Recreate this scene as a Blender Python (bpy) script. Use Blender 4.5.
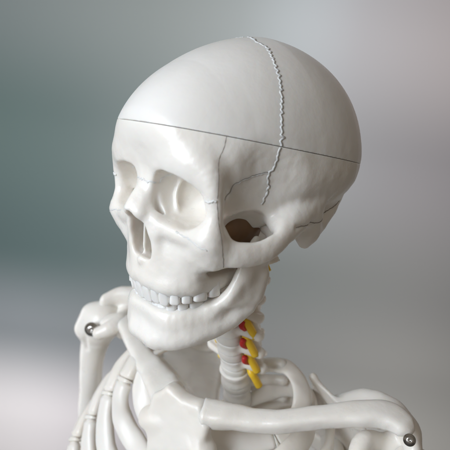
import bpy, bmesh, math, os
import numpy as np
from mathutils import Matrix, Vector, noise
from mathutils.bvhtree import BVHTree

for o in list(bpy.data.objects):
    bpy.data.objects.remove(o)
S = bpy.context.scene
COL = S.collection
MM = 0.001
Q = float(os.environ.get('SKQ', '1.0'))      # voxel coarseness (1 = final)

# ------------------------------------------------------------------ camera
CAM_R = np.array([[0.814, 0.569, 0.116], [0.283, -0.213, -0.935], [-0.508, 0.794, -0.335]])
_u, _s, _v = np.linalg.svd(CAM_R); CAM_R = _u @ _v
CAM_LOC = np.array([182.3, -322.6, 237.0])
cam_d = bpy.data.cameras.new('camera')
cam = bpy.data.objects.new('camera', cam_d); COL.objects.link(cam)
cam_d.sensor_width = 36; cam_d.lens = 40.0
cam_d.clip_start = 0.01; cam_d.clip_end = 50
m4 = Matrix.Identity(4)
for i in range(3):
    m4[i][0] = CAM_R[0][i]; m4[i][1] = -CAM_R[1][i]; m4[i][2] = -CAM_R[2][i]
    m4[i][3] = CAM_LOC[i] * MM
cam.matrix_world = m4
cam_d.dof.use_dof = True
cam_d.dof.focus_distance = 0.335
cam_d.dof.aperture_fstop = 9.0
S.camera = cam

# ------------------------------------------------------------------ light
W = bpy.data.worlds.new('World'); S.world = W; W.use_nodes = True
bg = W.node_tree.nodes['Background']
bg.inputs[0].default_value = (1.0, 0.88, 0.74, 1); bg.inputs[1].default_value = 0.19
S.view_settings.view_transform = 'Standard'; S.view_settings.look = 'None'
S.view_settings.exposure = 0.0; S.view_settings.gamma = 1.0
S.cycles.use_denoising = True
S.cycles.max_bounces = 10


def area(name, loc, target, size, power, color):
    l = bpy.data.lights.new(name, 'AREA'); l.shape = 'RECTANGLE'
    l.size, l.size_y = size; l.energy = power; l.color = color
    o = bpy.data.objects.new(name, l); COL.objects.link(o)
    o.location = loc
    o.rotation_euler = (Vector(target) - Vector(loc)).to_track_quat('-Z', 'Y').to_euler()
    return o


HC = (0.0, -0.01, 0.15)
area('window_light', (-0.36, -1.22, 0.56), HC, (0.8, 0.9), 19.8, (0.90, 0.97, 1.06))
_f = np.array([CAM_R[2][0], CAM_R[2][1], 0]); _f /= np.linalg.norm(_f); _r = np.array([_f[1], -_f[0], 0])
for _s in (-1, 1):                              # two added, unseen lamps that wash the wall behind, facing away from the model
    _p = CAM_LOC + _f * 650 + _r * _s * 700; _p[2] = -420
    _t = CAM_LOC + _f * 1500 + _r * _s * 150; _t[2] = -560
    area('added_wall_fill', tuple(_p * MM), tuple(_t * MM), (0.3, 1.0), 7.5, (1.0, 1.0, 1.0))


# ------------------------------------------------------------------ materials
def new_mat(name):
    m = bpy.data.materials.new(name); m.use_nodes = True
    return m, m.node_tree.nodes, m.node_tree.links, m.node_tree.nodes['Principled BSDF']


def plastic(name, c1, c2, rough=0.33, bump=0.12, scale=260, sss=0.35, rad=(0.006, 0.0035, 0.002), pits=False):
    m, N, L, P = new_mat(name)
    tc = N.new('ShaderNodeTexCoord')
    n1 = N.new('ShaderNodeTexNoise'); n1.inputs['Scale'].default_value = 22; n1.inputs['Detail'].default_value = 4
    n2 = N.new('ShaderNodeTexNoise'); n2.inputs['Scale'].default_value = scale; n2.inputs['Detail'].default_value = 3
    n3 = N.new('ShaderNodeTexNoise'); n3.inputs['Scale'].default_value = 70; n3.inputs['Detail'].default_value = 5
    for n in (n1, n2, n3):
        L.new(tc.outputs['Object'], n.inputs['Vector'])
    r = N.new('ShaderNodeValToRGB'); r.color_ramp.elements[0].position = 0.3; r.color_ramp.elements[1].position = 0.7
    r.color_ramp.elements[0].color = (*c1, 1); r.color_ramp.elements[1].color = (*c2, 1)
    L.new(n1.outputs['Fac'], r.inputs['Fac']); L.new(r.outputs['Color'], P.inputs['Base Color'])
    mr = N.new('ShaderNodeMapRange'); mr.inputs['To Min'].default_value = rough - 0.05; mr.inputs['To Max'].default_value = rough + 0.09
    L.new(n3.outputs['Fac'], mr.inputs['Value']); L.new(mr.outputs['Result'], P.inputs['Roughness'])
    b1 = N.new('ShaderNodeBump'); b1.inputs['Strength'].default_value = bump; b1.inputs['Distance'].default_value = 0.0006
    b2 = N.new('ShaderNodeBump'); b2.inputs['Strength'].default_value = bump * 1.6; b2.inputs['Distance'].default_value = 0.002
    L.new(n2.outputs['Fac'], b1.inputs['Height']); L.new(n3.outputs['Fac'], b2.inputs['Height'])
    L.new(b2.outputs['Normal'], b1.inputs['Normal']); L.new(b1.outputs['Normal'], P.inputs['Normal'])
    if pits:                                     # sparse casting pits and small scuffs
        vo = N.new('ShaderNodeTexVoronoi'); vo.inputs['Scale'].default_value = 95
        L.new(tc.outputs['Object'], vo.inputs['Vector'])
        wn = N.new('ShaderNodeSeparateColor'); L.new(vo.outputs['Color'], wn.inputs['Color'])
        keep = N.new('ShaderNodeMath'); keep.operation = 'GREATER_THAN'; keep.inputs[1].default_value = 0.93; L.new(wn.outputs['Red'], keep.inputs[0])
        dot = N.new('ShaderNodeMapRange'); dot.inputs['From Min'].default_value = 0.05; dot.inputs['From Max'].default_value = 0.16
        dot.inputs['To Min'].default_value = 1; dot.inputs['To Max'].default_value = 0; L.new(vo.outputs['Distance'], dot.inputs['Value'])
        mu = N.new('ShaderNodeMath'); mu.operation = 'MULTIPLY'; L.new(keep.outputs[0], mu.inputs[0]); L.new(dot.outputs['Result'], mu.inputs[1])
        b3 = N.new('ShaderNodeBump'); b3.invert = True; b3.inputs['Strength'].default_value = 0.5; b3.inputs['Distance'].default_value = 0.0005
        L.new(mu.outputs[0], b3.inputs['Height']); L.new(b1.outputs['Normal'], b3.inputs['Normal']); L.new(b3.outputs['Normal'], P.inputs['Normal'])
        sc = N.new('ShaderNodeTexNoise'); sc.inputs['Scale'].default_value = 9; sc.inputs['Detail'].default_value = 6; sc.inputs['Distortion'].default_value = 1.5
        L.new(tc.outputs['Object'], sc.inputs['Vector'])
        m3 = N.new('ShaderNodeMapRange'); m3.inputs['From Min'].default_value = 0.35; m3.inputs['From Max'].default_value = 0.65
        m3.inputs['To Min'].default_value = rough - 0.07; m3.inputs['To Max'].default_value = rough + 0.10
        L.new(sc.outputs['Fac'], m3.inputs['Value']); L.new(m3.outputs['Result'], P.inputs['Roughness'])
    P.inputs['Subsurface Weight'].default_value = sss
    P.inputs['Subsurface Radius'].default_value = (1.0, 0.62, 0.38)
    P.inputs['Subsurface Scale'].default_value = 0.0045
    P.inputs['IOR'].default_value = 1.48
    return m


M_BONE = plastic('white_bone_plastic', (0.83, 0.785, 0.715), (0.87, 0.84, 0.79), rough=0.27, bump=0.2)
M_CAP = plastic('smooth_skull_cap_plastic', (0.81, 0.785, 0.74), (0.85, 0.83, 0.795), rough=0.31, bump=0.10, pits=True)
M_RIB = plastic('rib_plastic', (0.82, 0.77, 0.695), (0.86, 0.825, 0.765), rough=0.34)
M_CART = plastic('cartilage_plastic', (0.83, 0.79, 0.73), (0.86, 0.83, 0.78), rough=0.33)
M_TOOTH = plastic('tooth_plastic', (0.85, 0.825, 0.785), (0.87, 0.85, 0.82), rough=0.28, bump=0.06)
M_DISC = plastic('disc_plastic', (0.74, 0.71, 0.65), (0.78, 0.75, 0.70), rough=0.4)
M_YEL = plastic('yellow_nerve_plastic', (0.85, 0.52, 0.02), (0.90, 0.60, 0.04), rough=0.35, rad=(.004, .003, .001))
M_CAVITY_SHADE = plastic('brown_cavity_shade', (0.16, 0.085, 0.035), (0.24, 0.13, 0.06), rough=0.5)  # brown shade of the skull's cavities, put into the colour
M_RED = plastic('red_artery_plastic', (0.50, 0.02, 0.02), (0.60, 0.03, 0.03), rough=0.35)
M_SEAM_SHADE = plastic('dark_seam_and_shade', (0.20, 0.18, 0.16), (0.30, 0.27, 0.24), rough=0.6, sss=0)  # dark seams, and the shade painted beside the suture ridges
m, N_, L_, P_ = new_mat('polished_steel')
P_.inputs['Metallic'].default_value = 1; P_.inputs['Roughness'].default_value = 0.22
P_.inputs['Base Color'].default_value = (0.62, 0.60, 0.57, 1)
M_STEEL = m


# ------------------------------------------------------------------ object helpers
def link(name, verts, faces, mat, parent=None, smooth=True, scale=MM, label=None, group=None, kind=None):
    me = bpy.data.meshes.new(name)
    v = np.asarray(verts, dtype=np.float64) * scale
    me.from_pydata(v.tolist() if len(v) < 5000 else v.tolist(), [], faces if isinstance(faces, list) else faces.tolist())
    me.materials.append(mat)
    me.validate(); me.update()
    if smooth:
        me.shade_smooth()
    o = bpy.data.objects.new(name, me); COL.objects.link(o)
    if parent is not None:
        o.parent = parent
    if label: o['label'] = label
    if group: o['group'] = group
    if kind: o['kind'] = kind
    return o


# ------------------------------------------------------------------ distance fields (mm)
def smin(a, b, k):
    h = np.maximum(k - np.abs(a - b), 0) / k
    return np.minimum(a, b) - h * h * k * 0.25


def smax(a, b, k):
    return -smin(-a, -b, k)


def ell(P, c, r):
    x, y, z = (P[0] - c[0]) / r[0], (P[1] - c[1]) / r[1], (P[2] - c[2]) / r[2]
    k0 = np.sqrt(x * x + y * y + z * z) + 1e-6
    k1 = np.sqrt((x / r[0]) ** 2 + (y / r[1]) ** 2 + (z / r[2]) ** 2) + 1e-6
    return k0 * (k0 - 1) / k1


def cap(P, a, b, ra, rb, sc=(1, 1, 1)):
    ax, ay, az = (a[i] / sc[i] for i in range(3))
    bx, by, bz = ((b[i] - a[i]) / sc[i] for i in range(3))
    px, py, pz = P[0] / sc[0] - ax, P[1] / sc[1] - ay, P[2] / sc[2] - az
    t = np.clip((px * bx + py * by + pz * bz) / (bx * bx + by * by + bz * bz + 1e-9), 0, 1)
    dx, dy, dz = px - t * bx, py - t * by, pz - t * bz
    return (np.sqrt(dx * dx + dy * dy + dz * dz) - (ra + t * (rb - ra))) * min(sc)


def chain(P, pts, k=4, sc=(1, 1, 1), sub=4):
    """round cones along a smooth curve through pts (x, y, z, r); only worked out near the curve"""
    C = np.array(pts, float)
    if len(C) > 2:
        E = np.vstack([2 * C[0] - C[1], C, 2 * C[-1] - C[-2]]); out = []
        for i in range(1, len(E) - 2):
            t = np.linspace(0, 1, sub, endpoint=False)[:, None]
            a, b, c, e = E[i - 1], E[i], E[i + 1], E[i + 2]
            out.append(0.5 * (2 * b + (c - a) * t + (2 * a - 5 * b + 4 * c - e) * t ** 2 + (3 * b - a - 3 * c + e) * t ** 3))
        C = np.vstack(out + [E[-2][None]])
    r = C[:, 3].max() * max(sc)
    lo, hi = C[:, :3].min(0) - r, C[:, :3].max(0) + r
    bd = 0
    for i in range(3):
        bd = bd + np.maximum(np.maximum(lo[i] - P[i], P[i] - hi[i]), 0) ** 2
    bd = np.sqrt(bd)
    near = bd < 14
    d = bd + 3.0
    if near.any():
        p = tuple(np.broadcast_to(P[i], bd.shape)[near] for i in range(3))
        m = None
        for a, e in zip(C[:-1], C[1:]):
            q = cap(p, a[:3], e[:3], a[3], e[3], sc)
            m = q if m is None else np.minimum(m, q)
        d[near] = m
    return d


def box(P, c, h, r=1.0):
    qx, qy, qz = (np.abs(P[i] - c[i]) - h[i] + r for i in range(3))
    return np.sqrt(np.maximum(qx, 0) ** 2 + np.maximum(qy, 0) ** 2 + np.maximum(qz, 0) ** 2) \
        + np.minimum(np.maximum(qx, np.maximum(qy, qz)), 0) - r


def rotx(P, a, c=(0, 0, 0)):
    y, z = P[1] - c[1], P[2] - c[2]
    ca, sa = math.cos(a), math.sin(a)
    return (P[0], c[1] + ca * y + sa * z, c[2] - sa * y + ca * z)


def wob(P, amp, freq, seed=0.0):
    """cheap smooth unevenness of a cast surface"""
    x, y, z = P[0] * freq + seed, P[1] * freq + seed * 1.7, P[2] * freq - seed
    return amp * (np.sin(x + 1.3 * np.sin(y * 0.9)) * np.sin(y * 1.1 + np.sin(z)) * np.sin(z * 0.9 + 1.1 * np.sin(x * 1.2)))


def mesh_sdf(f, lo, hi, h, relax=1, margin=1.6):
    """naive surface nets on a sparsely filled grid; returns verts (mm) and quads"""
    h = h * Q
    B = 6
    lo = np.array(lo, float); hi = np.array(hi, float)
    nb = np.ceil((hi - lo) / (h * B)).astype(int)
    n = nb * B + 1
    cs = [lo[i] + (np.arange(nb[i]) + 0.5) * B * h for i in range(3)]
    CX, CY, CZ = np.meshgrid(*cs, indexing='ij')
    dc = f((CX.ravel().astype(np.float32), CY.ravel().astype(np.float32), CZ.ravel().astype(np.float32))).reshape(nb)
    act = np.abs(dc) < B * h * 0.87 * margin
    G = np.repeat(np.repeat(np.repeat(np.sign(dc).astype(np.float32) * 9, B, 0), B, 1), B, 2)
    G = np.pad(G, ((0, 1),) * 3, mode='edge')
    idx = np.argwhere(act)
    o = np.arange(B + 1)
    ox, oy, oz = (a.ravel() for a in np.meshgrid(o, o, o, indexing='ij'))
    for s in range(0, len(idx), 4000):
        I = idx[s:s + 4000]
        gx = (I[:, 0:1] * B + ox); gy = (I[:, 1:2] * B + oy); gz = (I[:, 2:3] * B + oz)
        d = f(((lo[0] + gx * h).astype(np.float32).ravel(), (lo[1] + gy * h).astype(np.float32).ravel(), (lo[2] + gz * h).astype(np.float32).ravel()))
        G[gx.ravel(), gy.ravel(), gz.ravel()] = d
    neg = G < 0
    nx, ny, nz = G.shape
    cnt = np.zeros((nx - 1, ny - 1, nz - 1), np.int8)
    for a in (0, 1):
        for b in (0, 1):
            for c in (0, 1):
                cnt += neg[a:nx - 1 + a, b:ny - 1 + b, c:nz - 1 + c]
    cells = np.argwhere((cnt > 0) & (cnt < 8))
    vid = -np.ones(cnt.shape, np.int32); vid[cells[:, 0], cells[:, 1], cells[:, 2]] = np.arange(len(cells))
    acc = np.zeros((len(cells), 3)); num = np.zeros(len(cells))
    X, Y, Z = cells.T
    cor = [(a, b, c) for a in (0, 1) for b in (0, 1) for c in (0, 1)]
    for a in cor:
        for ax in range(3):
            if a[ax]: continue
            b = list(a); b[ax] = 1
            va = G[X + a[0], Y + a[1], Z + a[2]]; vb = G[X + b[0], Y + b[1], Z + b[2]]
            s = (va < 0) != (vb < 0)
            t = np.where(s, va / np.where(va == vb, 1, va - vb), 0)
            p = np.tile(np.array(a, float), (len(cells), 1)); p[:, ax] += t
            acc[s] += p[s]; num[s] += 1
    V = lo + (cells + acc / num[:, None]) * h
    F = []
    for ax in range(3):
        u, w = [(1, 2), (2, 0), (0, 1)][ax]
        sl0 = [slice(0, -1)] * 3; sl1 = [slice(0, -1)] * 3; sl1[ax] = slice(1, None)
        A = neg[:nx, :ny, :nz]
        e0 = A[tuple(slice(0, s - 1) for s in A.shape)]
        s1 = [slice(0, s - 1) for s in A.shape]; s1[ax] = slice(1, A.shape[ax])
        e1 = A[tuple(s1)]
        E = np.argwhere(e0 != e1)
        E = E[(E[:, u] > 0) & (E[:, w] > 0)]
        inside = e0[E[:, 0], E[:, 1], E[:, 2]]
        q = []
        for du, dw in ((0, 0), (1, 0), (1, 1), (0, 1)):
            C = E.copy(); C[:, u] -= du; C[:, w] -= dw
            q.append(vid[C[:, 0], C[:, 1], C[:, 2]])
        q = np.stack(q, 1)
        q[~inside] = q[~inside][:, ::-1]
        F.append(q)
    F = np.concatenate(F)
    F = F[(F >= 0).all(1)]
    for _ in range(relax):                       # light smoothing, then back onto the surface
        nv = np.zeros_like(V); c = np.zeros(len(V))
        for i in range(4):
            for j in ((i + 1) % 4, (i + 3) % 4):
                nv += np.stack([np.bincount(F[:, i], V[F[:, j], k], len(V)) for k in range(3)], 1)
                c += np.bincount(F[:, i], minlength=len(V))
        V = 0.45 * V + 0.55 * nv / np.maximum(c, 1)[:, None]
    return V, F


def catmull(pts, n):
    P = np.array(pts, float)
    P = np.vstack([2 * P[0] - P[1], P, 2 * P[-1] - P[-2]])
    out = []
    for i in range(1, len(P) - 2):
        t = np.linspace(0, 1, n, endpoint=False)[:, None]
        a, b, c, d = P[i - 1], P[i], P[i + 1], P[i + 2]
        out.append(0.5 * (2 * b + (c - a) * t + (2 * a - 5 * b + 4 * c - d) * t ** 2 + (3 * b - a - 3 * c + d) * t ** 3))
    out.append(P[-2][None])
    return np.vstack(out)


def sweep(pts, wid, thk, nrm, n=10, seg=20, power=2.4, endtaper=1.0, rough=0.0, seed=0.0):
    """flattened tube; wid along the binormal, thk along nrm(point); all given at the control points"""
    P = catmull(np.c_[np.array(pts, float), wid, thk], n)
    W_, T_ = P[:, 3], P[:, 4]; P = P[:, :3]
    tan = np.gradient(P, axis=0); tan /= np.linalg.norm(tan, axis=1)[:, None]
    V = []; m = len(P)
    for i in range(m):
        N = np.array(nrm(P[i], i / (m - 1)), float); N -= tan[i] * (N @ tan[i]); N /= np.linalg.norm(N) + 1e-9
        Bn = np.cross(tan[i], N)
        e = min(i, m - 1 - i)
        s = 1 if endtaper <= 0 else math.sqrt(min(1, (e + 0.15) / (endtaper * 2)))
        for k in range(seg):
            a = 2 * math.pi * k / seg
            c, q = math.cos(a), math.sin(a)
            c = math.copysign(abs(c) ** (2 / power), c); q = math.copysign(abs(q) ** (2 / power), q)
            g = 1 + rough * noise.noise(Vector(P[i] * 0.07) + Vector((math.cos(a), math.sin(a), seed)) * 0.8)
            V.append(P[i] + (Bn * c * W_[i] * 0.5 + N * q * T_[i] * 0.5) * s * g)
    F = [[i * seg + k, i * seg + (k + 1) % seg, (i + 1) * seg + (k + 1) % seg, (i + 1) * seg + k] for i in range(m - 1) for k in range(seg)]
    F.append(list(range(seg))[::-1]); F.append([(m - 1) * seg + k for k in range(seg)])
    return np.array(V), F


def tube(pts, r, n=6, seg=10, r2=None):
    """round tube that follows a polyline"""
    P = catmull(pts, n) if n > 1 else np.array(pts, float)
    tan = np.gradient(P, axis=0); tan /= np.linalg.norm(tan, axis=1)[:, None] + 1e-9
    up = np.array([0.13, 0.31, 0.94]); V = []; m = len(P)
    for i in range(m):
        N = up - tan[i] * (up @ tan[i]); N /= np.linalg.norm(N); Bn = np.cross(tan[i], N); up = N
        rr = r if r2 is None else r + (r2 - r) * i / (m - 1)
        for k in range(seg):
            a = 2 * math.pi * k / seg
            V.append(P[i] + rr * (math.cos(a) * Bn + math.sin(a) * N))
    F = [[i * seg + k, i * seg + (k + 1) % seg, (i + 1) * seg + (k + 1) % seg, (i + 1) * seg + k] for i in range(m - 1) for k in range(seg)]
    F.append(list(range(seg))[::-1]); F.append([(m - 1) * seg + k for k in range(seg)])
    return np.array(V), F


# ------------------------------------------------------------------ wall behind
def wall():
    m, N, L, P = new_mat('painted_wall')
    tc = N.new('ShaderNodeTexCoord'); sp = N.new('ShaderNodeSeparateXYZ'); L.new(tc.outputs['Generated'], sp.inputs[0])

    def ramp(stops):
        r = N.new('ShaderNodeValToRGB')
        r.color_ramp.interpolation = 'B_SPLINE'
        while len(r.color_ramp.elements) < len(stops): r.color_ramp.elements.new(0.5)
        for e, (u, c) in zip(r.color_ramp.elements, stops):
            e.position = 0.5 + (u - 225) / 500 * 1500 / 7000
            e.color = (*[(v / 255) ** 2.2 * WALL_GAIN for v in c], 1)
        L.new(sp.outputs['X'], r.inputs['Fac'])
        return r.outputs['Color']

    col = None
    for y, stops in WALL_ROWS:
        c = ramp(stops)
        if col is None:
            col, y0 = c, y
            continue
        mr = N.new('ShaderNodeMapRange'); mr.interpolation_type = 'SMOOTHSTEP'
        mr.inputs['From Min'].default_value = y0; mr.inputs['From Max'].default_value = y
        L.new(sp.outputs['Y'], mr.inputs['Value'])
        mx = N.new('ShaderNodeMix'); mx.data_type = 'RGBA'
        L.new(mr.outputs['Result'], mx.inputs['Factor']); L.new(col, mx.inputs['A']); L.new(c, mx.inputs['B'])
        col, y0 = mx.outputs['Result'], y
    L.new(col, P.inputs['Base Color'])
    P.inputs['Roughness'].default_value = 0.85; P.inputs['Specular IOR Level'].default_value = 0.2
    fwd = np.array([CAM_R[2][0], CAM_R[2][1], 0]); fwd /= np.linalg.norm(fwd)
    rt = np.array([-fwd[1], fwd[0], 0]) * -1
    c = CAM_LOC + fwd * 1500
    hw, z0, z1 = 3500, -1450, 1500
    F = [[0, 1, 3, 2], [5, 4, 6, 7], [0, 4, 5, 1], [2, 3, 7, 6], [0, 2, 6, 4], [1, 5, 7, 3]]
    me = bpy.data.meshes.new('backdrop_wall')
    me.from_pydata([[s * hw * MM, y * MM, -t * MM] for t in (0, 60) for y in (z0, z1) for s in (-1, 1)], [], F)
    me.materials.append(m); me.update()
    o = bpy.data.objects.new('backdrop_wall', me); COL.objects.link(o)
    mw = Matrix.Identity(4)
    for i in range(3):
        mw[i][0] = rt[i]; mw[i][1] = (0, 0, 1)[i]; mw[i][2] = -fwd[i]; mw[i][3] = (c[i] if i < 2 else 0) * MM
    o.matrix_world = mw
    o['kind'] = 'structure'
    m2, N2, L2, P2 = new_mat('floor_grey')
    nz = N2.new('ShaderNodeTexNoise'); nz.inputs['Scale'].default_value = 4
    rr = N2.new('ShaderNodeValToRGB'); rr.color_ramp.elements[0].color = (0.3, 0.29, 0.28, 1); rr.color_ramp.elements[1].color = (0.4, 0.39, 0.38, 1)
    L2.new(nz.outputs['Fac'], rr.inputs['Fac']); L2.new(rr.outputs['Color'], P2.inputs['Base Color'])
    link('floor', [[-5000, -5000, z0], [5000, -5000, z0], [5000, 5000, z0], [-5000, 5000, z0]], [[0, 1, 2, 3]], m2, smooth=False, kind='structure')


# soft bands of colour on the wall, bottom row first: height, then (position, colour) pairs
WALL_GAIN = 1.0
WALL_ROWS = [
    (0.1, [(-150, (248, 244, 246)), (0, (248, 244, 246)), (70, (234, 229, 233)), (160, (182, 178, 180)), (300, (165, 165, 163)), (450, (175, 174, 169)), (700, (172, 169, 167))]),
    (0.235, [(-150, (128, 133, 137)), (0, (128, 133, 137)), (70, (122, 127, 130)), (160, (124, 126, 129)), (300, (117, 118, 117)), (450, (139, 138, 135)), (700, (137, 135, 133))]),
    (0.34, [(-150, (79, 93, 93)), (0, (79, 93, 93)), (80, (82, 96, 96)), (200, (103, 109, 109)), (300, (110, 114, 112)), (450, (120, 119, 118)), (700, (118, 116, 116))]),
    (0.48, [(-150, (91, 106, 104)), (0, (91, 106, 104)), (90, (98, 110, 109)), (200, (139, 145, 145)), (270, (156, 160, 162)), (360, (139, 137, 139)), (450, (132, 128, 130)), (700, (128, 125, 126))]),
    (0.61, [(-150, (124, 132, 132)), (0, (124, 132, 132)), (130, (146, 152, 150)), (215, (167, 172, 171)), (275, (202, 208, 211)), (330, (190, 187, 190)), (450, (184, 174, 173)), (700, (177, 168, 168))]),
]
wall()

# ------------------------------------------------------------------ the model's root
root = bpy.data.objects.new('anatomical_skeleton', None); COL.objects.link(root)
ROOT_Z = -276
root.location = (0, 0, ROOT_Z * MM)
root['label'] = 'white plastic anatomical skeleton with skull, ribs, shoulders and yellow nerve stubs at the neck'
root['category'] = 'skeleton model'


def bone(name, verts, faces, mat, parent=root, **kw):
    """verts in body-frame mm; every part's origin is its parent's"""
    v = np.asarray(verts, float)
    o = link(name, v, faces, mat, parent, **kw)
    return o



# skull frame -> body frame
RHB = np.array([[0.962, 0.248, -0.111], [-0.248, 0.969, 0.017], [0.111, 0.011, 0.994]])
_u, _s, _v = np.linalg.svd(RHB); RHB = _u @ _v
THB = np.array([0.0, -12.0, 128.0])


def place(o, in_head=False, scale=1.0):
    """put a direct child of the root at the body frame (or the skull's frame)"""
    m = Matrix.Identity(4)
    if in_head:
        for i in range(3):
            for j in range(3):
                m[i][j] = RHB[i][j]
            m[i][3] = THB[i] * MM
    m[2][3] -= ROOT_Z * MM
    o.matrix_local = m
    return o
#@@BODY@@
COR_CAP = [(2, -8, 117), (12, -13, 116), (21, -17, 114), (28, -16, 110), (34, -18, 107), (43, -22, 99), (52, -26, 87), (59, -31, 73), (61, -33, 66), (63, -34.5, 57), (63.5, -35, 51.4)]
COR_LOW = [(63.5, -35, 50.6), (63, -36, 48), (62, -36, 44), (60, -37, 38), (59, -39, 35), (58, -39, 31), (57, -37, 26), (56, -38, 20), (54, -39, 15)]
SPHENO = [(59, -39, 35), (57, -43, 35), (55, -51, 33), (54, -58, 31), (53, -62, 29), (52, -65, 24), (55, -71, 21)]
TEMP_LINE = [(49.5, -66, 56.6), (50, -67, 54), (51, -69, 50), (53, -73, 45), (55, -75, 39), (56, -76, 32), (57, -77, 23)]
ZYG_LINE = [(57, -77, 21), (58, -77, 16), (59, -76, 8), (60, -75, 0), (60, -74, -9), (56, -70, -19)]
ZF = [(50, -82, 21), (54, -81, 21), (56, -79, 22), (57, -77, 22)]
ZM = [(32, -87, 0), (38, -86, -1.5), (44, -86, -2), (50, -85, -4), (55, -81, -6)]
FN = [(-9, -86, 26), (-5, -88, 27), (0, -88, 26), (5, -88, 26), (9, -86, 26)]
ORB_S = [(11, -84, 25), (13, -80, 28), (17, -76, 30), (23, -74, 32), (30, -74, 31), (38, -75, 28)]
# ------------------------------------------------------------------ cranium
def f_vault(P):
    x, y, z = P
    ay = np.abs(x)
    front = np.clip(-y / 60.0, 0, 1)
    up = 82.0 - V_DROP * front
    ry = 94.0 + np.where(y < 0, V_FWD, 0.0)
    yy = (y + 5) / ry
    rz = np.where(z > 36, up, 52.0)
    zz = (z - 36) / rz
    w = 67.0 + 7.0 * np.clip((y + 50) / 90.0, 0, 1) - 3.0 * np.clip((y - 50) / 40.0, 0, 1)
    xx = ay / w
    p = V_P
    q = (xx ** p + np.abs(yy) ** p)
    q = (q ** (2 / p) + np.abs(zz) ** 2)
    k = np.sqrt(q) + 1e-6
    g = np.sqrt((xx / w) ** 2 + (yy / ry) ** 2 + (zz / rz) ** 2) / k + 1e-6
    return (k - 1) / g


V_DROP, V_FWD, V_P = 6.0, 6.0, 2.17


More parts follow.
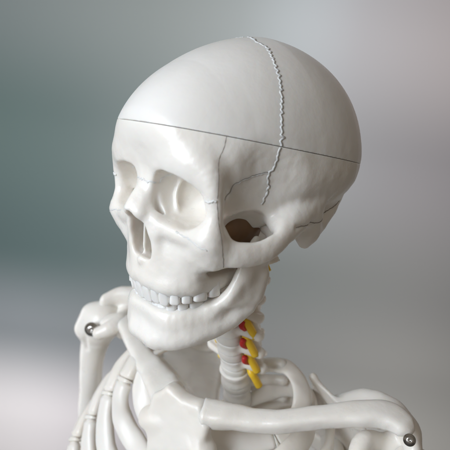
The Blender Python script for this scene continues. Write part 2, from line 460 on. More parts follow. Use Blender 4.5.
def f_cran(P):
    x0 = P[0]
    x = np.abs(x0); y, z = P[1], P[2]
    A = (x, y, z)
    d = f_vault(A)
    # temporal fossa hollow
    d = smax(d, -ell(A, (84, -50, 20), (27, 27, 34)), 16)
    # forehead leans back a little towards the root of the nose
    d = smax(d, -(y + 86.5 + (z - 27) * 0.34) * 0.947, 9)
    # brow and lateral orbital pillar
    brow = chain(A, [(0, -75.5, 34, 8), (16, -78.5, 39, 8), (32, -79, 41, 7.5), (45, -77, 38, 6.5), (51.5, -76, 28, 5.0), (52.5, -75, 18, 4.8), (52, -75, 8, 5.5), (50, -76, -3, 8)], 5)
    d = smin(d, brow, 10)
    # mid face block
    mid = ell(A, (0, -62, -8), (38, 27, 42))
    mid = smin(mid, ell(A, (0, -62, -28), (31, 29, 24)), 8)
    zyg = chain(A, [(47.5, -74.5, -2, 6.6), (47, -72.5, -10, 7.0), (46, -70.5, -15, 5.5)], 6)
    rim = chain(A, [(48.5, -77.5, -2, 5.5), (38, -81, -3, 5.5), (26, -84, -2, 5.5), (15, -86, 3, 5), (9, -84.5, 12, 3.5), (7.3, -81.5, 24, 3.2)], 5)
    face = smin(smin(mid, zyg, 10), rim, 8)
    # buttress from the cheek down to the molars
    face = smin(face, chain(A, [(46, -73, -14, 6), (36, -73, -24, 5), (30, -71, -36, 5)], 6), 10)
    # alveolar process
    alv = chain(A, [(0, -84.2, -39.0, 8), (12, -84.2, -39.0, 8), (22.8, -79.6, -38.6, 8), (28, -66, -38.5, 7.6), (29.5, -54, -38.5, 7.8), (29, -42, -38, 7)], 6)
    face = smin(face, alv, 10)
    # nasal bones
    nas = chain(A, [(0, -84, 27, 4.0), (0, -90, 20, 4.0), (0, -97, 13, 3.4), (0, -100.5, 9, 2.6)], 3)
    nas = smin(nas, chain(A, [(3, -83, 22, 4), (6, -90, 12, 3.0), (6, -95.5, 7, 2.2)], 4), 5)
    nas = smin(nas, chain(A, [(7, -94, 7, 2.4), (12, -90, -5, 3.2), (14, -87, -16, 4.2), (11, -84, -27, 6)], 4), 6)
    nas = smin(nas, chain(A, [(4, -80, 27, 3.5), (7, -84, 16, 3.8), (9.5, -87, 6, 4.0), (13, -87, -4, 4.5)]), 5)
    nas = smin(nas, chain(A, [(2, -86, 22, 3.6), (3.5, -91.5, 14, 3.9), (5, -96, 8.5, 3.2)]), 5)
    face = smin(face, nas, 6)
    face = smin(face, ell(A, (20, -75, -22), (14, 11.5, 16)), 8)
    face = smin(face, ell(A, (36, -73, -13), (10, 9.5, 9)), 8)
    # open space below the cheek bone, behind the maxilla
    face = smax(face, -box(A, (51, -40, -24), (22.5, 26.5, 8.5), 5), 3)
    d = smin(d, face, 8)
    d = smax(d, -ell(A, (52, -46, -5), (15, 19, 16)), 3)
    # orbits: rounded square mouth, bowl closing towards the back and the midline
    oy = y + 84
    cx = 28.2 - np.clip(oy, 0, 50) * 0.04
    s = np.where(oy > 0, np.sqrt(np.clip(1 - (oy / 32.0) ** 2, 0.0004, 1)), 1 - oy * 0.006)
    ux = (x - cx); uz = (z - 18.2 - (x - 29) * -0.16)
    roof = np.clip(1 - np.clip(oy, 0, 40) / 44.0, 0.2, 1)        # the roof slopes down as it goes back
    rr = ((np.abs(ux) / 19.3) ** 2.7 + (np.abs(uz) / np.where(uz > 0, 15.6 * roof, 15.9)) ** 2.7) ** (1 / 2.7)
    orb = (rr - s) * 14.0
    orb = np.maximum(orb, -oy - 30)
    d = smax(d, -orb, 1.5)
    # tear groove inside the inner rim, its crest and a fine ridge on the inner wall
    d = smax(d, -chain(A, [(11.5, -83, 25, 1.2), (10.2, -85.5, 17, 2.2), (11, -85.5, 9, 2.6), (14.5, -83.5, 3, 1.5)], 2), 1.2)
    d = smin(d, chain(A, [(13.2, -70, 27, .8), (12.0, -73, 18, 0.9), (15.5, -74, 6, 0.8)], 2), 2.5)

    # nasal opening
    hz = np.clip((9.5 - z) / 34.0, 0, 1)
    hw = 1.0 + 10.5 * np.sin(np.clip(hz, 0, 1) ** 0.85 * 2.05)
    nos = smax(np.maximum(x - hw, z - 9), -z - 24, 7)
    nos = np.maximum(nos, -y - 110)
    nos = np.maximum(nos, y + 56)
    d = smax(d, -nos, 1.8)
    sept = box((x0 + 2.2 - 1.2 * np.sin(z * 0.12), y, z), (0, -69.5, -8), (0.9, 18.5, 18), 0.8)
    conch = chain(A, [(10, -78, -10, 2.2), (8, -62, -9, 3.2)], 2)
    conch = smin(conch, chain(A, [(8, -72, 0, 2.0), (7, -60, 1, 2.6)], 2), 1)
    d = smin(d, sept, 1.5); d = smin(d, conch, 1.5)
    d = smin(d, cap((x0, y, z), (0, -86, -27), (0, -91.5, -25.5), 3.5, 2.0), 5)
    # zygomatic arch
    arch = chain(A, [(52, -72, -9, 5.0), (59, -63, -12, 4.0), (63, -51, -12.5, 3.7), (65.5, -37, -9, 3.6), (65, -25, -3.5, 3.7), (62, -12, 2, 4.2)], 4, sc=(1, 1, 2.0))
    d = smin(d, arch, 6)
    d = smin(d, chain(A, [(61, -16, 5, 4), (62, -4, 8, 4), (61, 8, 11, 3)], 4), 8)
    d = smin(d, chain(A, [(58, -26, 1, 7), (59, -17, 4, 8), (60, -6, 7, 6)]), 8)
    # mastoid, base
    mas = chain(A, [(55, 4, 2, 11), (53, 7, -9, 8.5), (51, 9, -19, 4.2)], 6)
    mas = smin(mas, chain(A, [(52, 10, -8, 9), (50, 20, -6, 8.5), (46, 36, 1.5, 8), (41, 48, 7, 7.5)], 6), 6)
    d = smin(d, mas, 6)
    base = ell(A, (0, 0, -8), (34, 40, 18))
    d = smin(d, base, 10)
    d = smin(d, chain(A, [(17, 0, -26, 6), (12, -8, -27, 5)], 3), 5)
    # pterygoid plates
    d = smin(d, chain(A, [(14, -38, -8, 9), (16, -38, -30, 4)], 4, sc=(.6, 1, 1)), 6)
    # groove running back from behind the ear to the occiput
    g = chain(A, GRV, 2)
    d = d + 0.9 * np.exp(-np.maximum(g, 0) ** 2 / 2.6)
    k = np.clip((62 - z) / 25, 0, 1)
    return d + (wob(P, 0.35, 0.16) + wob(P, 0.13, 0.4, 2.0)) * k


GRV = [(69, -22, 1, 0.3), (64, -3, 1, 0.3), (60, 10, 1.5, 0.3), (57, 22, 2, 0.3), (54, 35, 4, 0.3), (49, 47, 6.5, 0.3)]

Vc, Fc = mesh_sdf(f_cran, (-80, -112, -60), (80, 100, 126), 0.8)

SHADE_BLOCK = lambda P: smin(ell((np.abs(P[0]), P[1], P[2]), (28, -39, -4), (12.5, 26, 20)), ell((np.abs(P[0]), P[1], P[2]), (20, -40, -28), (12, 14, 16)), 8) + wob(P, 1.2, 0.25)

# the saw cut that frees the skull cap: one plane right round
CUT_N = np.array([0.0, 0.190, 1.0]); CUT_N /= np.linalg.norm(CUT_N)
CUT_P = np.array([0.0, 0.0, 44.5])


def split(V, F, sgn, gap):
    bm = bmesh.new()
    me = bpy.data.meshes.new('tmp'); me.from_pydata(V.tolist(), [], F.tolist()); bm.from_mesh(me)
    bpy.data.meshes.remove(me)
    geom = bm.verts[:] + bm.edges[:] + bm.faces[:]
    co = CUT_P + CUT_N * sgn * gap
    r = bmesh.ops.bisect_plane(bm, geom=geom, plane_co=Vector(co), plane_no=Vector(CUT_N * sgn), clear_inner=True, clear_outer=False)
    ed = [e for e in r['geom_cut'] if isinstance(e, bmesh.types.BMEdge)]
    f = bmesh.ops.edgeloop_fill(bm, edges=ed)['faces']
    for g in f: g.smooth = False
    vs = np.array([v.co for v in bm.verts]); bm.verts.index_update()
    fs = [[v.index for v in g.verts] for g in bm.faces]
    flat = len(fs) - len(f)
    bm.free()
    return vs, fs


vb, fb = split(Vc, Fc, -1, 0.22)
cranium = link('cranium', vb, fb, M_BONE, root); place(cranium, True)
vt, ft = split(Vc, Fc, 1, 0.22)
skull_cap = link('skull_cap', vt, ft, M_CAP, cranium)
vq, fq = mesh_sdf(SHADE_BLOCK, (-48, -66, -52), (48, -18, 18), 1.2)
link('cavity_shade_block', vq, fq, M_CAVITY_SHADE, cranium)  # added block; its brown paints the shade inside the cheek opening
for o in (cranium, skull_cap):
    o.data.polygons[len(o.data.polygons) - 1].use_smooth = False

bvh = BVHTree.FromPolygons([Vector(v) for v in Vc], Fc.tolist())


def on_skull(p, lift=0.0):
    loc, n, i, d = bvh.find_nearest(Vector(p))
    return np.array(loc) + np.array(n) * lift


def suture(pts, amp, wave, r, lift, name='suture', mat=M_BONE, seed=0, step=0.6, parent=cranium, groove=0.0):  # groove: sideways offset of the dark line painting groove and shade
    P = catmull(pts, 24)
    L = np.r_[0, np.cumsum(np.linalg.norm(np.diff(P, axis=0), axis=1))]
    s = np.arange(0, L[-1], step)
    C = np.stack([np.interp(s, L, P[:, k]) for k in range(3)], 1)
    tan = np.gradient(C, axis=0); tan /= np.linalg.norm(tan, axis=1)[:, None]
    out = []; out2 = []
    for i, p in enumerate(C):
        q = np.array(on_skull(p)); n = np.array(bvh.find_nearest(Vector(p))[1])
        b = np.cross(tan[i], n)
        a = amp * (math.sin(s[i] * 2 * math.pi / wave + 2.6 * noise.noise(Vector((s[i] * .15, seed, 0)))) * (0.25 + 1.5 * abs(noise.noise(Vector((s[i] * .3, 3, seed)))))
                   + 1.3 * noise.noise(Vector((s[i] * .45, seed, 7)))) if amp else 0
        out.append(on_skull(q + b * a, lift))
        if groove: out2.append(on_skull(q + b * (a + groove), 0.02))
    v, f = tube(out, r, n=1, seg=8)
    # swell and thin the ridge along its length
    v = v.reshape(len(out), 8, 3); c = np.array(out)[:, None, :]
    g = np.array([1 + 0.45 * noise.noise(Vector((t * .5, seed, 1))) for t in s])[:, None, None]
    v = (c + (v - c) * g).reshape(-1, 3)
    o = link(name, v, f, mat, parent)
    if groove:
        v, f = tube(out2, 0.24, n=1, seg=6)
        link('suture_groove_shade', v, f, M_SEAM_SHADE, parent)  # dark line painting the groove and shade along one side of the ridge
    return o


for sg in (1, -1):
    def mir(pts): return [(p[0] * sg, p[1], p[2]) for p in pts]
    # coronal suture on the cap and its run down on to the temple
    suture(mir(COR_CAP), 1.0, 3.7, 0.75, -0.35, parent=skull_cap, mat=M_CAP, seed=1 * sg, groove=-0.85 * sg)
    suture(mir(COR_LOW), 0.55, 4.6, 0.8, -0.4, seed=2 * sg, groove=-0.8 * sg)
    suture(mir(SPHENO), 0.3, 8.0, 0.55, -0.25, seed=3 * sg, groove=0.6 * sg)
    suture(mir(TEMP_LINE), 0.1, 9.0, 0.24, -0.1, name='seam', mat=M_SEAM_SHADE, seed=4 * sg)
    suture(mir(ZYG_LINE), 0.12, 9.0, 0.24, -0.1, name='seam', mat=M_SEAM_SHADE, seed=5 * sg)
    suture(mir(ZF), 0.5, 2.6, 0.75, -0.1, seed=6 * sg)
    suture(mir(ZM), 0.35, 5.0, 0.5, -0.25, seed=7 * sg)
    suture(mir(ORB_S), 0.8, 3.0, 0.5, -0.1, seed=9 * sg)
    suture(mir([g_[:3] for g_ in GRV]), 0.1, 7.0, 0.32, 0.0, name='seam', mat=M_SEAM_SHADE, seed=11 * sg)
suture(FN, 0.7, 2.4, 0.5, -0.1, seed=8)
# ------------------------------------------------------------------ mandible
def f_mand(P):
    A = (np.abs(P[0]), P[1], P[2])
    z = P[2]
    body = chain(A, [(0, -82, -75, 5.6), (13, -81.5, -75, 5.8), (24.5, -76, -74, 5.8), (34, -60, -71, 5.6), (40, -42, -66, 5.0), (44.5, -30, -57, 4.4)], 6, sc=(1, 1, 2.1))
    rim = chain(A, [(0, -82, -85, 6), (12, -81.5, -85.5, 6), (24, -76.5, -83, 5.5), (33, -64, -79, 5), (40, -46, -73, 4.4), (45, -31, -64, 3.6)], 6)
    d = smin(body, rim, 6)
    alv = chain(A, [(0, -82.5, -68.3, 5), (12, -81.5, -68.3, 5.2), (22, -75.5, -68.3, 5.2), (28, -60, -65.5, 5.4), (31, -46, -59.5, 5)], 5)
    d = smin(d, alv, 5)
    ram = chain(A, [(45.5, -34, -57, 4.0), (47.5, -31, -41, 3.7), (49, -28, -26, 3.2)], 4, sc=(1, 3.4, 1))
    d = smin(d, ram, 5)
    d = smin(d, chain(A, [(47, -37, -40, 3.4), (48, -36, -26, 3.0), (48, -32, -18, 2.4), (48, -30, -15, 1.8)], 3, sc=(1, 1.4, 1)), 4)
    d = smin(d, chain(A, [(36, -56, -62, 4), (43, -48, -52, 3.0), (46.5, -40, -40, 2.8)], 3), 7)
    d = smin(d, chain(A, [(49, -23, -30, 3.4), (51, -18, -16, 3.6)], 3), 4)
    d = smin(d, chain(A, [(45, -18, -11, 4), (56, -17, -11, 4)], 3), 4)
    d = smin(d, chain(A, [(46, -25, -57, 4.0), (48, -23, -42, 3.8)], 3), 5)
    # chin point and hollow above it
    d = smin(d, cap(A, (0, -83.5, -84), (9, -83, -85), 5, 4.6), 9)
    d = smax(d, -ell(A, (0, -95.5, -72), (20, 7, 7)), 8)
    return d + wob(P, 0.3, 0.17) + wob(P, 0.12, 0.42, 1.0)


Vm, Fm = mesh_sdf(f_mand, (-66, -100, -106), (66, 4, 0), 0.8)
JAW_SHIFT = np.array([-2.5, -3.0, 5.0])
mandible = link('mandible', Vm + JAW_SHIFT, Fm, M_BONE, root); place(mandible, True)


# ------------------------------------------------------------------ teeth
def tooth_mesh(w, dep, h, kind, seed):
    """crown standing on z=0, biting edge at z=h; x along the arch, -y outwards"""
    nu, nv = 22, 14; V = []
    for j in range(nv + 1):
        t = j / nv
        zz = t * h if j else -3.5
        root_t = 0.86 + 0.14 * math.sin(min(1, t * 1.5) * math.pi / 2)
        if kind == 'incisor': dy = 1 - 0.66 * t ** 1.2; dx = root_t
        elif kind == 'canine': dy = 1 - 0.5 * t; dx = root_t * (1 - 0.30 * max(0, t - 0.62) / 0.38)
        else: dy = 1 - 0.06 * t; dx = root_t
        e = (1 - max(0, (t - 0.86) / 0.14) ** 2.4 * (0.26 if kind == 'incisor' else 0.36))
        for i in range(nu):
            a = 2 * math.pi * i / nu
            c, s = math.cos(a), math.sin(a)
            c = math.copysign(abs(c) ** 0.52, c); s = math.copysign(abs(s) ** 0.6, s)
            nz = 1 + 0.035 * noise.noise(Vector((c * 1.4, s * 1.4, t * 2.5 + seed * 5)))
            tilt = 0.9 * t if kind != 'molar' else 0
            V.append((c * w / 2 * 1.02 * dx * e * nz, s * dep / 2 * dy * e * nz + tilt, zz + 0.12 * w * (0.25 - (c * c) * 0.25) * (t > 0.8)))
    F = [[j * nu + i, j * nu + (i + 1) % nu, (j + 1) * nu + (i + 1) % nu, (j + 1) * nu + i] for j in range(nv) for i in range(nu)]
    # rounded chewing face
    base = nv * nu; k0 = len(V)
    for i in range(nu):
        v = V[base + i]; bump = 0.35 * (kind == 'molar') * math.sin(4 * math.pi * i / nu)
        V.append((v[0] * 0.72, (v[1] - 0.9) * 0.72 + 0.9 if kind != 'molar' else v[1] * 0.72, v[2] + 0.35 + bump))
    F += [[base + i, base + (i + 1) % nu, k0 + (i + 1) % nu, k0 + i] for i in range(nu)]
    V.append((0, 0.3, h - 0.2 if kind == 'molar' else h + 0.4)); c0 = len(V) - 1
    F += [[k0 + i, k0 + (i + 1) % nu, c0] for i in range(nu)]
    return V, F


SPEC = [('incisor', 8.6, 7.0, 10.2), ('incisor', 6.9, 6.4, 9.2), ('canine', 7.8, 8.0, 10.2), ('molar', 7.0, 9.0, 8.2), ('molar', 6.9, 9.2, 7.8), ('molar', 10.0, 10.6, 7.4), ('molar', 9.4, 10.6, 7.0)]
SPECL = [('incisor', 5.6, 6.2, 8.8), ('incisor', 6.1, 6.3, 8.8), ('canine', 6.9, 7.6, 9.6), ('molar', 7.0, 8.0, 8.4), ('molar', 7.2, 8.4, 8.0), ('molar', 11.0, 10.0, 7.4), ('molar', 10.4, 10.0, 7.0)]


def dental_arch(spec, a, b, yc, z0, z1, up, parent, off=(0, 0, 0)):
    """teeth along a half ellipse; z0 at the front, z1 at the back; up=-1 hangs down"""
    t = np.linspace(0, math.pi / 2, 900); pw = 2 / 2.8
    X = a * np.sin(t) ** pw; Y = yc - b * np.cos(t) ** pw
    X = np.r_[X, X[-1] - 1.5]; Y = np.r_[Y, yc + 14]
    L = np.r_[0, np.cumsum(np.hypot(np.diff(X), np.diff(Y)))]
    s = 0.0
    for k, (kind, w, dep, h) in enumerate(spec):
        c = s + w / 2; s += w * 0.985
        x, y = np.interp(c, L, X), np.interp(c, L, Y)
        x1, y1 = np.interp(c - w * .4, L, X), np.interp(c - w * .4, L, Y)
        if c - w * .4 < 0: x1, y1 = -abs(np.interp(w * .4 - c, L, X)), np.interp(w * .4 - c, L, Y)
        tx, ty = np.interp(c + w * .4, L, X) - x1, np.interp(c + w * .4, L, Y) - y1
        n = math.hypot(tx, ty); tx /= n; ty /= n
        f = min(1, c / L[-1]); z = z0 + (z1 - z0) * f ** 1.3
        for sg in (1, -1):
            V, F = tooth_mesh(w, dep, h, kind, k + sg * 0.3 + up)
            out = []
            lean = 0.10 if kind != 'molar' else 0.03
            for (u, v, q) in V:
                # v>0 is inward; lean the crown outwards slightly
                v2 = v - lean * q * 0.6 + 0.5
                out.append((sg * (x + tx * u - ty * v2), y + ty * u + tx * v2, z + up * (q - 1.5)))
            if (sg * up) < 0: F = [f[::-1] for f in F]
            link('tooth', np.array(out) + np.array(off), F, M_TOOTH, parent)


dental_arch(SPEC, 33.6, 45.4, -44.0, -45.2, -39.4, -1, cranium)
dental_arch(SPECL, 30.2, 37.6, -44.5, -65.0, -59.5, 1, mandible, JAW_SHIFT)
# ------------------------------------------------------------------ spine
AXIS = np.array([(-2, -12, 92), (-2, -15, 77), (-2, -18, 60), (-1, -18, 42), (0, -15, 24), (0, -8, 4), (0, 1, -16), (0, 9, -36), (0, 17, -57), (0, 24, -79), (0, 30, -102), (0, 34, -126)], float)


def f_vert(P, kind):
    x, y, z = P; ax = np.abs(x); A = (ax, y, z)
    th = kind == 'thoracic'
    rx, ry, hh = (12.5, 9.5, 6.6) if not th else (14, 12, 8.2)
    waist = 1 - 0.10 * np.clip(1 - np.abs(z) / hh, 0, 1)
    r = np.sqrt((x / (rx * waist)) ** 2 + ((y) / (ry * waist)) ** 2)
    b = np.maximum((r - 1) * ry, np.abs(z) - hh)
    b = smax((r - 1) * ry, np.abs(z) - hh, 2.0)
    if not th:
        b = smin(b, chain(A, [(8, 2, 1, 4.5), (17, 3, 0, 4.8), (26, 6, -3, 5.0)], 3), 3)
        b = smax(b, -chain(A, [(14, 3, 6, 2.4), (27, 7, 3, 2.6)], 2), 2)
        b = smin(b, chain(A, [(17, 13, -6, 5.5), (17, 12, 6, 5.5)], 3), 4)
        b = smin(b, chain(A, [(17, 15, 0, 4), (8, 24, -2, 3.4), (0, 29, -4, 3.6)], 3, sc=(1, 1, 1.6)), 3)
        b = smin(b, chain((x, y, z), [(0, 29, -4, 3.2), (0, 40, -10, 3.0), (0, 45, -12, 4.0)], 3), 3)
    else:
        b = smin(b, chain(A, [(9, 12, 4, 4), (14, 18, 3, 5), (28, 25, 5, 4.6), (33, 27, 5, 5)], 3), 3)
        b = smin(b, chain(A, [(12, 20, 0, 3.6), (0, 28, -3, 3.6)], 3, sc=(1, 1, 2)), 3)
        b = smin(b, chain((x, y, z), [(0, 27, -3, 3.4), (0, 44, -18, 2.8), (0, 48, -24, 3.2)], 3), 3)
    b = smax(b, -cap((x, y, z), (0, 16 if not th else 19, -20), (0, 16 if not th else 19, 20), 6.5, 6.5), 2)
    return b + wob(P, 0.3, 0.3)


def f_atlas(P):
    A = (np.abs(P[0]), P[1], P[2])
    d = chain(A, [(0, -2, 0, 4), (12, 1, 0, 4.4), (19, 9, 0, 5.5), (15, 20, 0, 3.6), (0, 27, 0, 3.6)], 4, sc=(1, 1, 1.3))
    d = smin(d, ell(A, (20, 9, 0), (8, 10, 8)), 4)
    d = smin(d, chain(A, [(22, 11, 0, 4), (29, 11, -1, 3.6)], 3), 4)
    d = smax(d, -cap(A, (30, 12, -12), (30, 12, 12), 2.2, 2.2), 1)
    return d + wob(P, 0.3, 0.3)


VC, FC = mesh_sdf(lambda P: f_vert(P, 'cervical'), (-34, -16, -22), (34, 54, 14), 0.8)
VT, FT = mesh_sdf(lambda P: f_vert(P, 'thoracic'), (-42, -18, -34), (42, 56, 16), 0.9)
VA, FA = mesh_sdf(f_atlas, (-46, -12, -14), (46, 40, 14), 0.9)
verts_objs = []
first = {}
for i, p in enumerate(AXIS):
    a = AXIS[max(i - 1, 0)]; b = AXIS[min(i + 1, len(AXIS) - 1)]
    up = a - b; up /= np.linalg.norm(up)
    lo_fwd = np.array([0.0, 1.0, 0.0]); yv = lo_fwd - up * (lo_fwd @ up); yv /= np.linalg.norm(yv); xv = np.cross(yv, up)
    kind = 'atlas' if i == 0 else ('cervical' if i < 7 else 'thoracic')
    V, F = {'atlas': (VA, FA), 'cervical': (VC, FC), 'thoracic': (VT, FT)}[kind]
    nm = kind + '_vertebra' if kind != 'atlas' else 'atlas_vertebra'
    if kind in first:
        o = first[kind].copy(); COL.objects.link(o)
    else:
        o = link(nm, V, F, M_BONE, root); first[kind] = o
    m = Matrix.Identity(4)
    for r in range(3):
        m[r][0], m[r][1], m[r][2] = xv[r], yv[r], up[r]
        m[r][3] = p[r] * MM
    m[2][3] -= ROOT_Z * MM
    o.matrix_local = m
    verts_objs.append(o)
    if 1 <= i < len(AXIS) - 1:
        q = (AXIS[i] + AXIS[i + 1]) / 2
        rx, ry = (11.9, 9.0) if i < 7 else (13.6, 11.6)
        d = (AXIS[i] - AXIS[i + 1]); dl = np.linalg.norm(d); d /= dl
        hh = dl / 2 - (5.9 if i < 6 else 7.2) + 0.8
        y2 = lo_fwd - d * (lo_fwd @ d); y2 /= np.linalg.norm(y2); x2 = np.cross(y2, d)
        V = []; nu = 36; prof = [(-1, .90), (-.8, .99), (-.3, 1.03), (.3, 1.03), (.8, .99), (1, .90)]
        for (t, s) in prof:
            for k in range(nu):
                an = 2 * math.pi * k / nu
                V.append(q + d * t * hh + x2 * math.cos(an) * rx * s + y2 * math.sin(an) * ry * s)
        F = [[j * nu + k, j * nu + (k + 1) % nu, (j + 1) * nu + (k + 1) % nu, (j + 1) * nu + k] for j in range(5) for k in range(nu)]
        F += [list(range(nu))[::-1], [5 * nu + k for k in range(nu)]]
        place(link('spinal_disc', V, F, M_DISC, root))

# yellow nerve stubs leaving between the vertebrae, red artery between the side processes
for i in range(0, 7):
    for sg in (1, -1):
        c = (AXIS[i] + AXIS[i + 1]) / 2
        pts = [c + (sg * 13, 4, 6), c + (sg * 18, 0, 3), c + (sg * 21, 2, -2), c + (sg * 24.5, 6, -11)]
        if i in (1, 2): pts = [c + (sg * 12, 5, 5), c + (sg * 15, 5, 3), c + (sg * 19, 6, -1)]
        if i == 0: pts = [c + (sg * 14, 8, 4), c + (sg * 21, 6, 2), c + (sg * 28, 4, -4)]
        if sg < 0: pts = [c + (-12, 6, 5), c + (-15, 5, 3), c + (-18.5, 4, 1)]
        V, F = tube(pts, 3.1, n=8, seg=18, r2=2.6 if i == 0 else 3.4)
        nerve = place(link('nerve_root', V, F, M_YEL, root))
        c0, c1 = AXIS[i], AXIS[i + 1]
        if i < 6:
            ya = 0 if sg > 0 else 12
            pts = [c0 + (sg * 17, ya - 1, -5), (c0 + c1) / 2 + (sg * 16.5, ya - 4, 0), c1 + (sg * 17, ya - 1, 5)]
            V, F = tube(pts, 2.3, n=6, seg=14)
            place(link('vertebral_artery', V, F, M_RED, root))

# ------------------------------------------------------------------ sternum
def f_stern(P):
    x, y, z = P
    yy = y + 62 - (z + 30) * 0.30               # plate leans forward going down
    xs = x + 2
    B = (np.abs(xs), yy, z)
    w = np.where(z > -50, 28 + (z + 50) * 0.02, 28 - (-50 - z) * 0.40)
    w = np.maximum(w, 13.0)
    e = smax(np.abs(xs) - w, np.abs(yy) - 6.5, 6)
    e = smax(e, z + 18, 5)
    d = smax(e, -z - 175, 3)
    d = smax(d, -cap(B, (0, -12, -6), (0, 12, -6), 13, 13), 5)
    d = smax(d, -cap(B, (31, -12, -16), (31, 12, -16), 13, 13), 4)
    d = smin(d, cap(B, (-2, 0, -76), (15, 0, -76), 5.2, 4.6), 5)
    d = smin(d, cap(B, (18, 0, -50), (29, 1, -52), 6.5, 8), 6)
    return d + wob(P, 0.7, 0.10) + wob(P, 0.25, 0.30)


V, F = mesh_sdf(f_stern, (-46, -125, -180), (44, -38, -6), 1.0)
sternum = place(link('sternum', V, F, M_RIB, root))


# ------------------------------------------------------------------ ribs
RIBS = [
    [(6, 14, -32), (20, 27, -26), (38, 32, -22), (55, 22, -25), (64, 2, -30), (67, -26, -32), (64, -40, -36), (58, -49, -47), (49, -54, -56), (38, -57, -62), (24, -59, -64)],
    [(8, 22, -52), (32, 46, -36), (60, 44, -28), (78, 20, -26), (82, -12, -30), (76, -42, -40), (74, -57, -58), (64, -63, -78), (44, -67, -88), (14, -76, -92)],
    [(8, 30, -72), (36, 58, -50), (76, 56, -46), (97, 22, -46), (102, -14, -50), (96, -44, -64), (90, -58, -82), (80, -68, -97), (62, -78, -109), (14, -90, -116)],
    [(8, 36, -96), (40, 66, -74), (88, 62, -72), (112, 24, -76), (118, -18, -80), (112, -50, -96), (104, -64, -114), (90, -76, -130), (66, -90, -142), (14, -98, -142)],
    [(8, 40, -120), (42, 72, -98), (94, 68, -98), (122, 24, -104), (130, -22, -110), (124, -58, -126), (112, -78, -146), (92, -92, -162), (66, -102, -170), (14, -106, -164)],
]
RIB1_NEAR = [(6, 14, -32), (20, 27, -26), (38, 32, -22), (55, 24, -24), (65, 11, -30), (66, 2, -45), (56, -14, -57), (40, -30, -60), (24, -42, -60), (14, -50, -58)]
for ri, pts in enumerate(RIBS):
    dense = catmull(pts, 10)
    L = np.r_[0, np.cumsum(np.linalg.norm(np.diff(dense, axis=0), axis=1))]
    samp = np.linspace(0, 1, 19)
    S_ = np.stack([np.interp(samp * L[-1], L, dense[:, k]) for k in range(3)], 1)
    for sg in (1, -1):
        C = S_ * [sg, 1, 1]
        if sg == 1 and ri == 0:                  # the near first rib sits a little further back at the breastbone
            dl = catmull(RIB1_NEAR, 10); Ln = np.r_[0, np.cumsum(np.linalg.norm(np.diff(dl, axis=0), axis=1))]
            C = np.stack([np.interp(samp * Ln[-1], Ln, dl[:, q]) for q in range(3)], 1)
        if sg == 1 and ri > 0:
            C = C * [0.95, 1, 1] + [0, 0, -20]
        if ri == 0:
            nrm = lambda p, t, sg=sg: (0.55 * sg, -0.35, 0.9)
            wv = [9, 11, 13, 14, 14.5, 15, 15.5, 16, 16, 16, 16, 16, 17, 17.5, 18, 19, 20, 20, 18]; tv = [7] * 3 + [6] * 9 + [7, 8, 9, 10, 10, 10, 10]
        else:
            nrm = lambda p, t, ri=ri: (p[0] * .62, p[1] * (1.0 if p[1] > 0 else .8), 78 * min(1, max(.15, (22 - p[1]) / 45)) - ri * 5)
            wv = [11, 14, 17, 18, 18, 18, 18, 18, 18.5, 19, 19.5, 20, 20, 19.5, 19, 18.5, 18, 17.5, 17]; tv = [7] * 3 + [8] * 5 + [9.5, 10, 10.5, 11, 11, 11, 11, 11, 11, 10.5, 10]
        k = 12
        V, F = sweep(C[:k + 1], wv[:k + 1], tv[:k + 1], nrm, n=8, seg=24, rough=0.10, seed=ri * 3 + sg)
        rib = place(link('rib', V, F, M_RIB, root))
        V, F = sweep(C[k:], [w * 1.01 for w in wv[k:]], [t_ * 1.02 for t_ in tv[k:]], nrm, n=8, seg=24, rough=0.10, seed=ri * 5 + sg)
        cart = link('costal_cartilage', V, F, M_CART, rib)
        # raised seam where rib and cartilage meet
        a, b_ = C[k] - (C[k] - C[k - 1]) * 0.09, C[k] + (C[k + 1] - C[k]) * 0.09
        V, F = sweep([a, C[k], b_], [wv[k] * 1.02] * 3, [tv[k] * 1.03] * 3, nrm, n=4, seg=24)
        link('joint_ridge', V, F, M_RIB, rib)


# ------------------------------------------------------------------ clavicles
def clav(pts, wv, tv, sg, seed):
    V, F = sweep([(p[0] * sg, p[1], p[2]) for p in pts], wv, tv, lambda p, t: (0, -0.5 + 0.4 * t, 1), n=10, seg=32, power=2.9, endtaper=1.6, rough=0.12, seed=seed)
    return place(link('clavicle', V, F, M_BONE, root))


clav([(11, -60, -29), (28, -53, -26), (48, -45, -23), (70, -35, -18), (93, -21, -10), (113, -8, -3), (133, 3, 0), (153, 1, -2)], [22, 20, 17, 16, 16, 19, 22, 18], [19, 17, 15, 14.5, 14, 13.5, 13, 11], 1, 1.0)
clav([(18, -56, -34), (30, -51, -35), (50, -41, -36), (70, -33, -35), (98, -21, -31), (125, -8, -30), (152, -12, -42)], [30, 28, 24, 20, 17, 18, 17], [23, 21, 18, 15.5, 14, 13, 12], -1, 2.0)


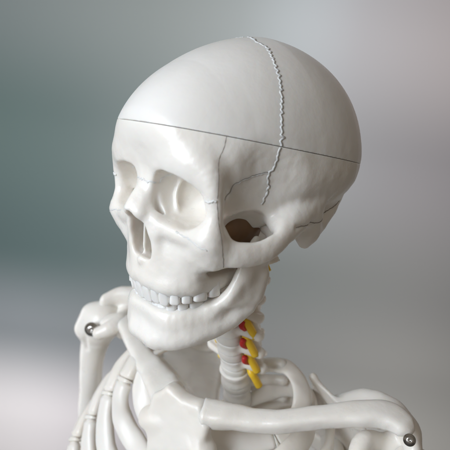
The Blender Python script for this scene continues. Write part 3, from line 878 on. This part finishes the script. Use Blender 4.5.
# ------------------------------------------------------------------ scapulae
def f_scap(P, a=np.array([60., 42, -26]), b=np.array([82., 78, -150])):
    x, y, z = P
    # blade: triangular plate between superior angle, inferior angle and glenoid
    c = np.array([136., 20, -44])
    n = np.cross(b - a, c - a); n /= np.linalg.norm(n)
    dpl = (x - a[0]) * n[0] + (y - a[1]) * n[1] + (z - a[2]) * n[2]
    ctr = (a + b + c) / 3
    dpl = dpl + 4 * np.exp(-((x - ctr[0]) ** 2 + (y - ctr[1]) ** 2 + (z - ctr[2]) ** 2) / 1400.0)
    ed = None
    for p, q in ((a, b), (b, c), (c, a)):
        m_ = np.cross(q - p, n); m_ /= np.linalg.norm(m_)
        if (ctr - p) @ m_ > 0: m_ = -m_
        e = (x - p[0]) * m_[0] + (y - p[1]) * m_[1] + (z - p[2]) * m_[2]
        ed = e if ed is None else smax(ed, e, 3)
    d = smax(np.abs(dpl) - 1.8, ed, 2)
    d = smin(d, chain(P, [tuple(a) + (2.4,), tuple(a * .67 + b * .33 + [0, 2, 0]) + (2.4,), tuple(a * .33 + b * .67 + [0, 2, 0]) + (2.4,), tuple(b) + (3.2,)], 4), 4)
    d = smin(d, chain(P, [tuple(b) + (3.2,), (108, 50, -95, 4.4), tuple(c) + (7,)], 5), 5)
    d = smin(d, chain(P, [tuple(a) + (2.6,), tuple(a + [24, -4, -16]) + (2.4,), (110, 28, -40, 3.4)], 4), 4)
    # broad spine running out to the acromion
    d = smin(d, chain(P, [(76, 54, -52, 3), (90, 44, -36, 5), (110, 38, -20, 6.5), (132, 31, -16, 7), (149, 20, -18, 7), (156, 9, -22, 6)], 5, sc=(1, 1.4, 1.5)), 6)
    d = smin(d, chain(P, [(98, 44, -38, 2.4), (125, 34, -32, 2.6)], 4, sc=(1, 1, 2.6)), 5)
    # glenoid and coracoid
    d = smin(d, ell(P, (139, 18, -44), (9, 12, 19)), 6)
    d = smin(d, chain(P, [(134, 14, -34, 8), (124, 0, -27, 8), (124, -14, -30, 7.5), (132, -22, -36, 6.5)], 5), 6)
    return d + wob(P, 0.5, 0.14)


Vs, Fs = mesh_sdf(f_scap, (50, -36, -162), (172, 94, 8), 1.0)
place(link('scapula', Vs, Fs, M_BONE, root))
Vr, Fr = mesh_sdf(lambda P: f_scap(P, np.array([35., 50, -36]), np.array([52., 80, -150])), (24, -36, -162), (172, 94, 8), 1.0)
place(link('scapula', Vr * [-1, 1, 1] + [-2, -7, -2], Fr[:, ::-1], M_BONE, root))


# ------------------------------------------------------------------ upper arms
def f_hum(P):
    x, y, z = P
    d = ell(P, (160, 8, -42), (20, 21, 21))
    d = smin(d, chain(P, [(172, 2, -38, 12), (176, -4, -54, 11)], 5), 7)
    d = smin(d, chain(P, [(168, 6, -60, 17), (171, 4, -85, 13.5), (172, 2, -130, 12), (173, 2, -260, 12)], 8), 8)
    d = smax(d, -cap(P, (163, -20, -32), (166, -10, -72), 2.5, 2.0), 3)
    return d + wob(P, 0.5, 0.1)


Vh, Fh = mesh_sdf(f_hum, (132, -26, -276), (200, 38, -14), 1.0)
place(link('humerus', Vh, Fh, M_BONE, root))
place(link('humerus', Vh * [-1, 1, 1] + [2, -8, -4], Fh[:, ::-1], M_BONE, root))


def bolt(loc, direc, r):
    """round headed machine screw with a washer and a crosswise slot"""
    z = Vector(direc).normalized(); rot = z.to_track_quat('Z', 'Y').to_matrix()
    prof = [(0, -9), (0.35, -9), (0.35, 0), (1.0 * 1.55, 0), (1.55, 0.35), (1.0, 0.35), (1.0, 0.6), (0.92, 0.95), (0.72, 1.15), (0.5, 1.25), (0.42, 1.2), (0.38, 0.6), (0.0, 0.55)]
    nu = 28; V = []; F = []
    for (a, b) in prof:
        for k in range(nu):
            t = 2 * math.pi * k / nu
            p = rot @ Vector((a * r * math.cos(t), a * r * math.sin(t), b * r * (0.6 if b > 0 else 0.5)))
            V.append(Vector(loc) + p)
    F = [[j * nu + k, j * nu + (k + 1) % nu, (j + 1) * nu + (k + 1) % nu, (j + 1) * nu + k] for j in range(len(prof) - 1) for k in range(nu)]
    return place(link('shoulder_bolt', V, F, M_STEEL, root))


bolt((-149, -25, -42), (0.45, -0.85, 0.25), 4.6)
bolt((153, -11, 0), (0.2, -0.8, 0.5), 2.7)
